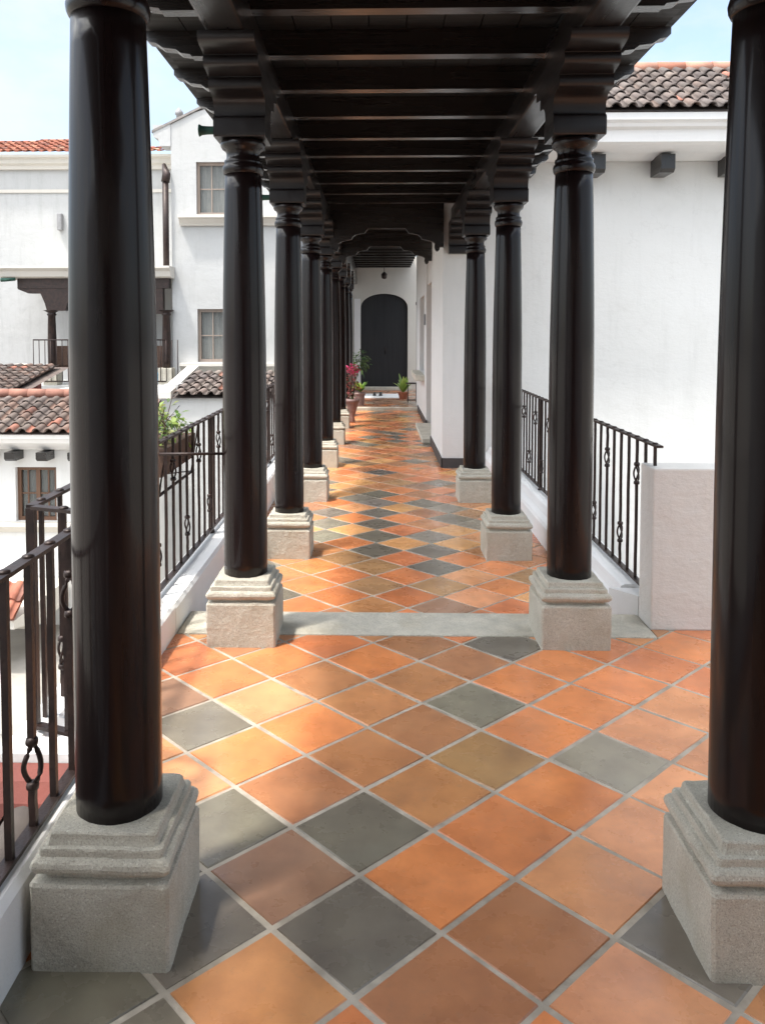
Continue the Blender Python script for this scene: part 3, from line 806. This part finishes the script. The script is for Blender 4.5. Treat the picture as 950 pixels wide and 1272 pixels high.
for k, (sx, lb) in enumerate(((-.10, 'left black shoe of the pair on the white mat'), (.06, 'right black shoe of the pair on the white mat'))):
    b = MB(); yy = 21.5
    for q in range(1):
        prof = [(-.14, .035, .05), (-.08, .042, .09), (0, .038, .075), (.08, .048, .055), (.13, .04, .04), (.15, .02, .03)]
        vs = []; fs = []
        for v_, hw, hh in prof:
            for a in range(8): vs.append((sx + hw * math.cos(PI * a / 7), yy - v_, -.068 + hh * math.sin(PI * a / 7)))
        for i in range(len(prof) - 1):
            for a in range(7): fs.append((i * 8 + a, i * 8 + a + 1, (i + 1) * 8 + a + 1, (i + 1) * 8 + a))
        fs += [tuple(range(8)), tuple(range(40, 48))]
        b.add(vs, fs, None, True)
    tag(build('shoe', b, M['shoe']), lb, 'shoe', 'shoes on the mat')

# planter hung outside the left railing
t = thing('railing_planter', 'iron and wood planter hung outside the left railing between the first two left columns', 'planter', (-1.33, 5.1, .65))
b = MB(); b.prism([(-1.24, .76), (-1.42, .76), (-1.45, .92), (-1.23, .92)], 1, 4.68, 5.5); build('box', b, M['wicker'], t)
b = MB()
for y in (4.68, 5.5):
    b.tube([(-1.21, y, .985), (-1.26, y, .66), (-1.42, y, .64), (-1.50, y, .93)], .008, 5)
b.tube([(-1.26, 4.62, .655), (-1.26, 5.56, .655)], .010, 5); b.tube([(-1.5, 4.62, .94), (-1.5, 5.56, .94)], .009, 5)
for y in (5.2, 5.42):
    b.tube([(-1.24 - .0 * q, y + .05 * math.cos(q * .9) * (1 - q / 12), .80 + .05 * math.sin(q * .9) * (1 - q / 12)) for q in range(10)], .006, 5)
build('bracket', b, M['iron'], t)
pl = thing('planter_shrub', 'pale green leafy shrub growing out of the hanging planter on the left railing', 'plant', (-1.34, 5.1, .9))
b = MB()
for k in range(11):
    y0 = 4.75 + .066 * k
    b.tube([(-1.34, y0, .9), (-1.34 + R.uniform(-.08, .08), y0 + R.uniform(-.05, .05), 1.02), (-1.36 + R.uniform(-.12, .12), y0 + R.uniform(-.1, .1), R.uniform(1.06, 1.18))], [.006, .004, .002], 4)
build('stem', b, M['bark'], pl)
b = MB()
for (y, z, r, n) in ((4.72, .98, .12, 60), (4.8, 1.12, .10, 55), (5.0, .98, .11, 50), (5.2, 1.05, .11, 60), (5.33, .95, .11, 60), (5.55, .97, .08, 30), (4.9, .92, .12, 60)):
    leaves(b, (-1.35, y, z), (r, r, r), n, .055, [(.16, .26, .05), (.24, .33, .08), (.09, .17, .04), (.32, .36, .12)], .1, .3, .6)
build('foliage', b, M['leaf'], pl)

# ------------------------------------------------------------------ window helper
def window(par, x0, x1, y, z0, z1, fm, cols=2, rows=2, sill=None, depth=.12, sm=None, fw=.07):
    """window set into a wall whose face is at y, facing -y"""
    b = MB(); q = y - .02
    b.box(x0, x0 + fw, q, y + depth, z0, z1); b.box(x1 - fw, x1, q, y + depth, z0, z1)
    b.box(x0 + fw, x1 - fw, q, y + depth, z1 - fw, z1); b.box(x0 + fw, x1 - fw, q, y + depth, z0, z0 + fw)
    for k in range(1, cols):
        x = x0 + (x1 - x0) * k / cols; b.box(x - fw * .55, x + fw * .55, q + .01, y + .05, z0 + fw, z1 - fw)
    o = build('window', b, fm, par)
    g = MB()
    for c in range(cols):
        xa = x0 + (x1 - x0) * c / cols + fw * .8; xb = x0 + (x1 - x0) * (c + 1) / cols - fw * .8; xm = (xa + xb) / 2
        g.box(xm - .012, xm + .012, q + .02, y + .02, z0 + fw, z1 - fw)
        for r in range(1, rows): z = z0 + (z1 - z0) * r / rows; g.box(xa - .02, xb + .02, q + .021, y + .019, z - .012, z + .012)
    build('glazing_bars', g, fm, o)
    g = MB(); g.box(x0 + .01, x1 - .01, y + .025, y + .03, z0 + .01, z1 - .01); build('pane', g, M['glass'], o)
    g = MB(); nn = 40; vs = []
    for k in range(nn + 1):
        x = x0 + .02 + (x1 - x0 - .04) * k / nn; vs += [(x, y + .075 + .015 * math.sin(k * 1.3), z0 + .02), (x, y + .075 + .015 * math.sin(k * 1.3), z1 - .02)]
    g.add(vs, [(2 * k, 2 * k + 2, 2 * k + 3, 2 * k + 1) for k in range(nn)], None, True); build('curtain', g, M['curtain'], o)
    if sill:
        sx0, sx1, h, pr = sill
        g = MB(); g.prism([(y - .001, z0 - .005), (y - pr, z0 - .005), (y - pr, z0 - h * .35), (y - pr * .8, z0 - h * .45), (y - pr * .55, z0 - h * .8), (y - pr * .4, z0 - h), (y - .001, z0 - h)], 0, sx0, sx1)
        build('sill', g, sm or M['cream'], o)
    return o

def X_at(u, Y): return (u - 470) * Y / 1024.0
def Z_at(v, Y): return 1.6 - (v - 412) * Y / 1024.0

# ------------------------------------------------------------------ gable house (left, far)
GY = 20.0
t = thing('gable_house', 'white gabled house far left with two taupe windows on long cream sills', 'house', (-3.5, GY, -3.3))
gx0, gx1 = X_at(214, GY), -1.9
def wall_with_holes(x0, x1, z0, ztops, y, th, holes):
    """front wall in vertical strips with window openings (holes share one column)"""
    mb = MB(); hx0, hx1 = holes[0][0], holes[0][1]
    zt = lambda x: ztops(x)
    mb.prism([(x0, z0), (hx0, z0), (hx0, zt(hx0)), (x0, zt(x0))], 1, y, y + th)
    mb.prism([(hx1, z0), (x1, z0), (x1, zt(x1)), (hx1, zt(hx1))], 1, y, y + th)
    zs = sorted(holes, key=lambda h: h[2]); zc = z0
    for h in zs:
        mb.box(hx0, hx1, y, y + th, zc, h[2]); zc = h[3]
    mb.prism([(hx0, zc), (hx1, zc), (hx1, zt(hx1)), (hx0, zt(hx0))], 1, y, y + th)
    return mb
zlo, zhi = Z_at(166, GY), Z_at(134, GY)
ztop = lambda x: zlo + (zhi - zlo) * (x - X_at(195, GY)) / (X_at(262, GY) - X_at(195, GY)) if x < -3.3 else zlo + (zhi - zlo) * (-3.3 - X_at(195, GY)) / (X_at(262, GY) - X_at(195, GY)) - .38 * (x + 3.3)
hx0, hx1 = X_at(245, GY), X_at(318, GY)
w = MB()
ww = wall_with_holes(gx0, gx1, -3.3, ztop, GY, .3, [(hx0, hx1, Z_at(268, GY), Z_at(203, GY)), (hx0, hx1, Z_at(450, GY), Z_at(384, GY))])
ww.box(gx0 - .0, gx0 + .3, GY + .302, GY + 6, -3.3, ztop(gx0)); ww.box(gx1 - .3, gx1, GY + .302, GY + 6, -3.3, 7)
ww.prism([(gx0, ztop(gx0)), (gx0 - .42, ztop(gx0) - .02), (gx0 - .42, ztop(gx0) - .30), (gx0 - .30, ztop(gx0) - .34), (gx0 - .25, ztop(gx0) - .52), (gx0, ztop(gx0) - .52)], 1, GY - .02, GY + .5)
build('wall', ww, M['stucco_old'], t)
window(t, hx0, hx1, GY + .10, Z_at(268, GY), Z_at(203, GY), M['taupe'], 2, 2, None)
o = window(t, hx0, hx1, GY + .10, Z_at(450, GY), Z_at(384, GY), M['taupe'], 2, 2, None)
for v in (269, 451):
    z = Z_at(v, GY); b = MB(); b.prism([(GY - .002, z), (GY - .28, z), (GY - .28, z - .07), (GY - .2, z - .10), (GY - .1, z - .20), (GY - .08, z - .24), (GY - .002, z - .24)], 0, X_at(225, GY), X_at(352, GY)); build('sill_moulding', b, M['cream'], t)
b = MB()
xs = [gx0 - .45, -3.3, gx1 + .2]
for a, c in ((0, 1), (1, 2)):
    za, zc = ztop(xs[a]), ztop(xs[c])
    b.prism([(xs[a], za + .012), (xs[c], zc + .012), (xs[c], zc + .07), (xs[a], za + .07)], 1, GY - .04, GY + 6, (.30, .28, .26))
build('roof', b, M['roof'], t)
b = MB(); cx, cz = X_at(221, GY), ztop(X_at(221, GY)) + .1
b.lathe([(.07, cz - .05), (.07, cz + .12), (.10, cz + .14), (.10, cz + .2), (.05, cz + .26), (.02, cz + .30)], cx, GY + .3, 10); build('roof_vent', b, M['grey'], t)
b = MB(); b.tube([(gx0 - .12, GY - .08, Z_at(345, GY)), (gx0 - .12, GY - .08, Z_at(228, GY))], .075, 10); b.tube([(gx0 - .12, GY - .08, Z_at(228, GY)), (gx0 - .10, GY - .05, Z_at(218, GY)), (gx0 - .2, GY + .1, Z_at(205, GY))], [.1, .1, .05], 10)
build('downpipe', b, M['iron'], t)

# ------------------------------------------------------------------ veranda building (left, far)
VY = 22.0
t = thing('veranda_house', 'long white house far left with red tiled roof, grey gutter and columned veranda', 'house', (-9, VY, -3.3))
b = MB(); b.box(-16, gx0 - .02, VY, VY + .3, -3.3, Z_at(208, VY)); build('wall', b, M['stucco_old'], t)
b = MB(); b.box(-16, gx0 - .02, VY - .04, VY - .001, Z_at(240, VY), Z_at(236, VY)); build('string_course', b, M['cream'], t)
zc = Z_at(196, VY)
b = MB(); b.prism([(VY - .001, zc - .34), (VY - .10, zc - .34), (VY - .12, zc - .25), (VY - .2, zc - .20), (VY - .22, zc - .1), (VY - .32, zc - .06), (VY - .34, zc), (VY - .001, zc)], 0, -16, gx0 - .02); build('gutter_moulding', b, M['cream'], t)
sl = Vector((0, 1, .36)).normalized()
OR2 = Vector((-13.2, VY - .36, zc + .01))
def in_left(u, v):
    x = -13.2 + u
    lim = 2.5 - abs(x + 8.2) * .28 if x < -8.2 else 2.5 - (x + 8.2) * .9
    return v < lim + .15 and v < 2.7
rf = tile_roof(OR2, (1, 0, 0), sl, 7.6, 2.8, .22, .34, RED, in_left, 5)
ro = build('roof', rf, M['roof_red'], t)
# veranda
vz = .30; vy = 19.9
b = MB(); b.box(X_at(18, vy), gx0 - .03, vy - .25, VY - .002, -3.3, vz); build('terrace', b, M['stucco_old'], t)
b = MB(); x0, x1 = X_at(4, vy), X_at(216, vy)
zt_, zb_ = Z_at(332, vy), Z_at(346, vy)
b.prism([(vy - .45, zt_), (vy - .45, zt_ - .05), (vy - .35, zt_ - .12), (vy - .30, zb_ + .03), (vy - .2, zb_), (VY - .002, zb_), (VY - .002, zt_)], 0, x0, x1)
ve = build('veranda_roof', b, M['cream'], t)
b = MB(); b.box(x0 + .35, x1 - .1, vy - .12, vy + .12, zb_ - .24, zb_ - .002)
b.prism([(x0 + .35, zb_ - .241), (x0 + .35, zb_ - .26), (x0 + .6, zb_ - .36), (x0 + .9, zb_ - .36), (x0 + 1.0, zb_ - .6), (x0 + 1.05, zb_ - .78), (x0 + 1.5, zb_ - .78), (x0 + 1.55, zb_ - .6), (x0 + 2.0, zb_ - .6), (x0 + 2.1, zb_ - .36), (x1 - 1.0, zb_ - .36), (x1 - .9, zb_ - .6), (x1 - .75, zb_ - .66), (x1 - .70, zb_ - .86), (x1 - .25, zb_ - .86), (x1 - .25, zb_ - .241)], 1, vy - .10, vy + .10)
build('veranda_lintel', b, M['iron'], t)
for u in (62, 206):
    x = X_at(u, vy); b = MB()
    b.lathe([(.10, vz + .42), (.105, vz + .6), (.108, 1.3), (.088, 1.98), (.11, 2.0), (.11, 2.03), (.085, 2.05), (.16, 2.10), (.19, 2.12), (.19, zb_ - .77)], x, vy, 20)
    co = build('veranda_column', b, M['iron'], t)
    b = MB(); b.bbox(x - .17, x + .17, vy - .17, vy + .17, vz, vz + .42, .015); build('plinth', b, M['stone'], co)
b = MB(); b.tube([(x0 + .38, vy - .3, zb_ - .03), (x0 + .05, vy - .33, zb_ - .05)], [.04, .05], 8); build('drain_spout', b, M['copper'], ve)
b = MB(); b.bbox(X_at(73, VY), X_at(79, VY), VY - .16, VY - .002, Z_at(287, VY), Z_at(266, VY), .03); build('wall_lamp', b, M['grey'], t)
r = thing('iron_railing', 'thin black railing on the far left veranda terrace', 'railing', (X_at(38, 19.7), 19.68, vz), 'wrought iron railings')
for nm, z in (('top_rail', 1.40), ('bottom_rail', .40)):
    b = MB(); b.tube([(X_at(38, 19.7), 19.7, z), (gx0 - .1, 19.7, z)], .016, 4); build(nm, b, M['iron'], r)
for k in range(26):
    x = X_at(38, 19.7) + .14 * k
    b = MB(); b.tube([(x, 19.7, .40), (x, 19.7, 1.40)], .011, 4); build('baluster', b, M['iron'], r)
def chair(x, y, label):
    t = thing('veranda_chair', label, 'chair', (x, y, vz), 'chairs on the veranda')
    b = MB(); b.bbox(x - .26, x + .26, y - .25, y + .25, vz + .40, vz + .46, .012); build('seat', b, M['wicker'], t)
    b = MB(); b.bbox(x - .26, x + .26, y - .27, y - .22, vz + .461, vz + .95, .012); build('backrest', b, M['wicker'], t)
    for sx in (-.22, .22):
        for sy in (-.21, .21):
            b = MB(); b.tube([(x + sx, y + sy, vz), (x + sx, y + sy, vz + .40)], .022, 6); build('leg', b, M['wicker'], t)
chair(X_at(80, 20.4), 20.4, 'brown wicker chair turned away on the veranda beside its left column')
chair(X_at(194, 20.6), 20.6, 'brown wicker chair on the veranda partly behind the nearest left column')
b = MB(); b.lathe([(.10, vz), (.15, vz + .28), (.16, vz + .30), (.13, vz + .30), (.12, vz + .25), (.001, vz + .25)], X_at(199, 19.85) , 19.95, 14)
tag(build('plastic_bucket', b, M['blue']), 'blue plastic bucket on the veranda floor by its right column', 'bucket')

# red parapet + stone dome
b = MB(); b.box(-13, X_at(45, 17.6), 17.5, 17.7, -3.3, Z_at(463, 17.6)); tag(build('parapet', b, M['redwall']), 'red painted parapet behind the left clay roof', 'parapet')
b = MB(); dx, dz = X_at(23, 18.6), .35
b.lathe([(.38, dz), (.37, Z_at(462, 18.6)), (.31, Z_at(457, 18.6)), (.20, Z_at(453.5, 18.6)), (.08, Z_at(452, 18.6)), (.001, Z_at(451.8, 18.6))], dx, 18.6, 20)
b.lathe([(.30, -3.3), (.30, dz)], dx, 18.6, 12)
tag(build('stone_dome', b, M['stone']), 'small rounded stone dome showing above the red parapet', 'dome')

# ------------------------------------------------------------------ lower left house
LY = 13.0
t = thing('lower_house', 'low white house at left below the gallery with mossy clay roof and brown window', 'house', (-6, LY, -3.3))
zc = Z_at(541, LY)
lx1 = X_at(176, LY)
lx0 = -12
hx = (X_at(12, LY + .45), X_at(64, LY + .45), Z_at(652, LY + .45), Z_at(583, LY + .45))
w = wall_with_holes(lx0, lx1, -3.3, lambda x: zc - .30, LY + .45, .3, [hx])
w.box(lx0, lx1, LY + .752, 17.4, -3.3, zc - .3)
build('wall', w, M['stucco'], t)
window(t, hx[0], hx[1], LY + .55, hx[2], hx[3], M['brown'], 2, 2, None, .12, None, .06)
b = MB(); z = hx[2]; q = LY + .448
b.prism([(q, z - .005), (q - .16, z - .005), (q - .16, z - .06), (q - .12, z - .09), (q - .05, z - .17), (q, z - .17)], 0, hx[0] - .42, hx[1] + .28); build('sill_moulding', b, M['cream'], t)
b = MB(); b.prism([(LY + .8, zc - .30), (LY + .35, zc - .30), (LY + .30, zc - .27), (LY + .1, zc - .16), (LY + .07, zc - .10), (LY, zc - .08), (LY - .02, zc - .01), (LY + .8, zc - .01)], 0, lx0, lx1); build('cornice', b, M['paint'], t)
for u in (-25, 8, 48, 88, 128):
    x = X_at(u, LY + .2); b = MB(); b.prism([(LY + .449, zc - .46), (LY + .15, zc - .46), (LY + .10, zc - .42), (LY + .10, zc - .315), (LY + .449, zc - .315)], 0, x - .085, x + .085); build('beam_end', b, M['woody'], t)
sl = Vector((0, 1, .30)).normalized()
OR3 = Vector((-9.2, LY - .06, zc))
rf = tile_roof(OR3, (1, 0, 0), sl, 9.2 + lx1, 1.65, .215, .24, LEFTR)
rf.add([OR3, (lx1, LY - .06, zc), Vector((lx1, LY - .06, zc)) + sl * 1.68, OR3 + sl * 1.68], [(0, 1, 2, 3)], (.13, .1, .085))
ro = build('roof', rf, M['roof'], t)
b = MB(); e = OR3 + sl * 1.68
for k in range(14):
    a = e + Vector((.33 * k, 0, .05)); b.tube([a, a + Vector((.36, 0, .003))], [.09, .08], 10, R.choice([(.42, .15, .1), (.3, .14, .1), (.2, .15, .12)]))
build('ridge', b, M['roof_red'], ro)
OR4 = e + Vector((0, .15, -.05))
rf = tile_roof(OR4, (1, 0, 0), Vector((0, 1, .17)).normalized(), 2.55, 2.7, .215, .24, LEFTR)
rf.add([OR4 + Vector((0, 0, -.02)), OR4 + Vector((2.6, 0, -.02)), OR4 + Vector((2.6, 2.8, .44)), OR4 + Vector((0, 2.8, .44))], [(0, 1, 2, 3)], (.13, .1, .085))
build('upper_roof', rf, M['roof'], ro)
b = MB(); b.box(X_at(52, 15.5), lx1, e.y + .14, 17.45, -.5, e.z + .02); build('flat_roof', b, M['stucco_old'], t)

# orange tiled canopy low at the far left
t = thing('door_canopy', 'small orange tiled canopy low on the wall at the left picture edge', 'canopy', (-5.7, 11.4, -2.6))
cz = -2.46
rf = tile_roof((-6.55, 11.3, cz), (1, 0, 0), Vector((0, 1, .6)).normalized(), 1.43, .62, .2, .3, RED)
rf.add([(-6.55, 11.3, cz), (-5.12, 11.3, cz), (-5.12, 11.85, cz + .32), (-6.55, 11.85, cz + .32)], [(0, 1, 2, 3)], (.4, .16, .1)); build('roof', rf, M['roof_red'], t)
b = MB(); b.prism([(11.35, cz - .03), (13.4, cz - .03), (13.4, cz - .4), (12.0, cz - .38), (11.7, cz - .22), (11.35, cz - .15)], 0, -6.55, -5.14); build('corbel', b, M['cream'], t)

# lean-to roof with streaked wall (middle left)
WY = 14.2
t = thing('garden_wall', 'streaked white wall capped with grey clay tiles, behind the left railing', 'wall', (-2.9, WY, -3.3))
wx0, wx1 = X_at(196, WY), -1.5
zc = Z_at(494, WY)
b = MB(); b.box(wx0, wx1, WY, WY + .3, -3.3, zc - .02); b.box(wx0, wx0 + .25, WY + .302, 17.0, -3.3, zc + .2); build('wall', b, M['stucco_old'], t)
ORw = Vector((X_at(212, WY), WY - .08, zc)); slw = Vector((0, 1, .17)).normalized()
rf = tile_roof(ORw, (1, 0, 0), slw, wx1 - ORw.x, 2.0, .20, .36, DARK)
rf.add([ORw + Vector((0, 0, -.01)), Vector((wx1, WY - .08, zc - .01)), Vector((wx1, WY - .08, zc - .01)) + slw * 2.05, ORw + slw * 2.05 + Vector((0, 0, -.01))], [(0, 1, 2, 3)], (.12, .1, .09))
build('roof', rf, M['roof'], t)
b = MB(); b.prism([(WY - .06, zc - .02), (WY + 2.2, zc + .36), (WY + 2.2, zc + .46), (WY - .06, zc + .10)], 0, wx0 + .0, ORw.x - .005); build('raked_coping', b, M['cream'], t)

# tile roof just outside the near railing
t = thing('tiled_porch', 'big clay roof tiles and red mortar strip just outside the nearest left railing', 'porch', (-1.6, 2.0, -.1))
vv = Vector((0, .97, .24)).normalized()
ORn = Vector((-2.86, .50, -.462))
rf = tile_roof(ORn, (1, 0, 0), vv, 1.87, 2.05, .205, .40, [((.115, .09, .075), 3), ((.095, .08, .07), 3), ((.14, .095, .075), 1.5)], None, 8)
rf.add([ORn, ORn + Vector((1.85, 0, 0)), ORn + Vector((1.85, 0, 0)) + vv * 2.25, ORn + vv * 2.25], [(0, 1, 2, 3)], (.30, .12, .09)); build('roof_tiles', rf, M['roof'], t)
b = MB(); b.prism([(2.47, .02), (2.49, .12), (2.53, .17), (2.57, .19), (2.597, .195), (2.597, -.3), (2.47, -.3)], 0, -3.0, -.995); build('mortar_strip', b, M['redwall'], t)
b = MB(); b.box(-3.0, -2.9, .4, 2.59, -3.3, -.42); b.box(-2.9, -1.0, .4, .5, -3.3, -.42); build('wall', b, M['stucco'], t)

# black garden railing far below at the left edge
r = thing('garden_railing', 'small black railing low in the courtyard at the left picture edge', 'railing', (-5.0, 10.2, -3.3))
b = MB(); b.tube([(-6.2, 10.2, -2.9), (-4.6, 9.6, -3.05)], .02, 5); build('top_rail', b, M['iron'], r)
for k in range(9):
    b = MB(); q = k / 8; b.tube([(-6.2 + 1.6 * q, 10.2 - .6 * q, -3.3), (-6.2 + 1.6 * q, 10.2 - .6 * q, -2.9 - .15 * q)], .012, 4); build('baluster', b, M['iron'], r)

# ------------------------------------------------------------------ light, sky, camera
wd = bpy.data.worlds.new('World'); SC.world = wd; wd.use_nodes = True
t = wd.node_tree; bg = t.nodes['Background']
el = math.radians(67)
to_sun = Vector((-.76 * math.cos(el), -.64 * math.cos(el), math.sin(el))).normalized()
sk = N(t, 'ShaderNodeTexSky', sky_type='NISHITA', sun_disc=False, sun_elevation=el, sun_rotation=math.atan2(to_sun.x, to_sun.y), air_density=1.0, dust_density=2.5, ozone_density=1.0)
tc = t.nodes.new('ShaderNodeTexCoord')
mp = N(t, 'ShaderNodeMapping'); mp.inputs['Scale'].default_value = (1.6, 1.6, 3.2); mp.inputs['Location'].default_value = (.3, .1, .2)
t.links.new(tc.outputs['Generated'], mp.inputs['Vector'])
cl = ramp(t, noise(t, mp.outputs['Vector'], 2.3, 7, .58), .40, .62, .2, .96)
dot = N(t, 'ShaderNodeVectorMath', operation='DOT_PRODUCT'); dot.inputs[1].default_value = to_sun
t.links.new(tc.outputs['Generated'], dot.inputs[0])
glow = ramp(t, dot.outputs['Value'], .34, .97)          # thin cloud is brighter towards the sun
lit = mixc(t, glow, (2.55, 2.78, 2.92), (20.0, 20.0, 19.4))
t.links.new(mixc(t, cl, sk.outputs['Color'], lit), bg.inputs['Color'])
bg.inputs['Strength'].default_value = .15
sl_ = bpy.data.lights.new('sun', 'SUN'); sl_.energy = 2.0; sl_.angle = math.radians(4); sl_.color = (1, .95, .87)
so = bpy.data.objects.new('sun', sl_); C.objects.link(so); so.rotation_euler = (-to_sun).to_track_quat('-Z', 'Y').to_euler(); so.location = (-8, -6, 14)

cd = bpy.data.cameras.new('camera'); co = bpy.data.objects.new('camera', cd); C.objects.link(co); SC.camera = co
co.location = CAM; co.rotation_euler = (PI / 2 - .0493, 0, .0246)
cd.sensor_fit = 'VERTICAL'; cd.sensor_height = 36; cd.sensor_width = 27; cd.lens = 1024.3 / 1272 * 36
cd.shift_x = (475 - 444.7) / 1272; cd.shift_y = (462.4 - 636) / 1272; cd.clip_end = 2000; cd.clip_start = .05
vs_ = SC.view_settings; vs_.view_transform = 'Standard'; vs_.look = 'None'; vs_.exposure = 1.3; vs_.gamma = 1; vs_.use_curve_mapping = False
SC.render.engine = 'CYCLES'; SC.cycles.max_bounces = 8; SC.cycles.diffuse_bounces = 5; SC.cycles.glossy_bounces = 4
SC.render.resolution_x = 764; SC.render.resolution_y = 1024
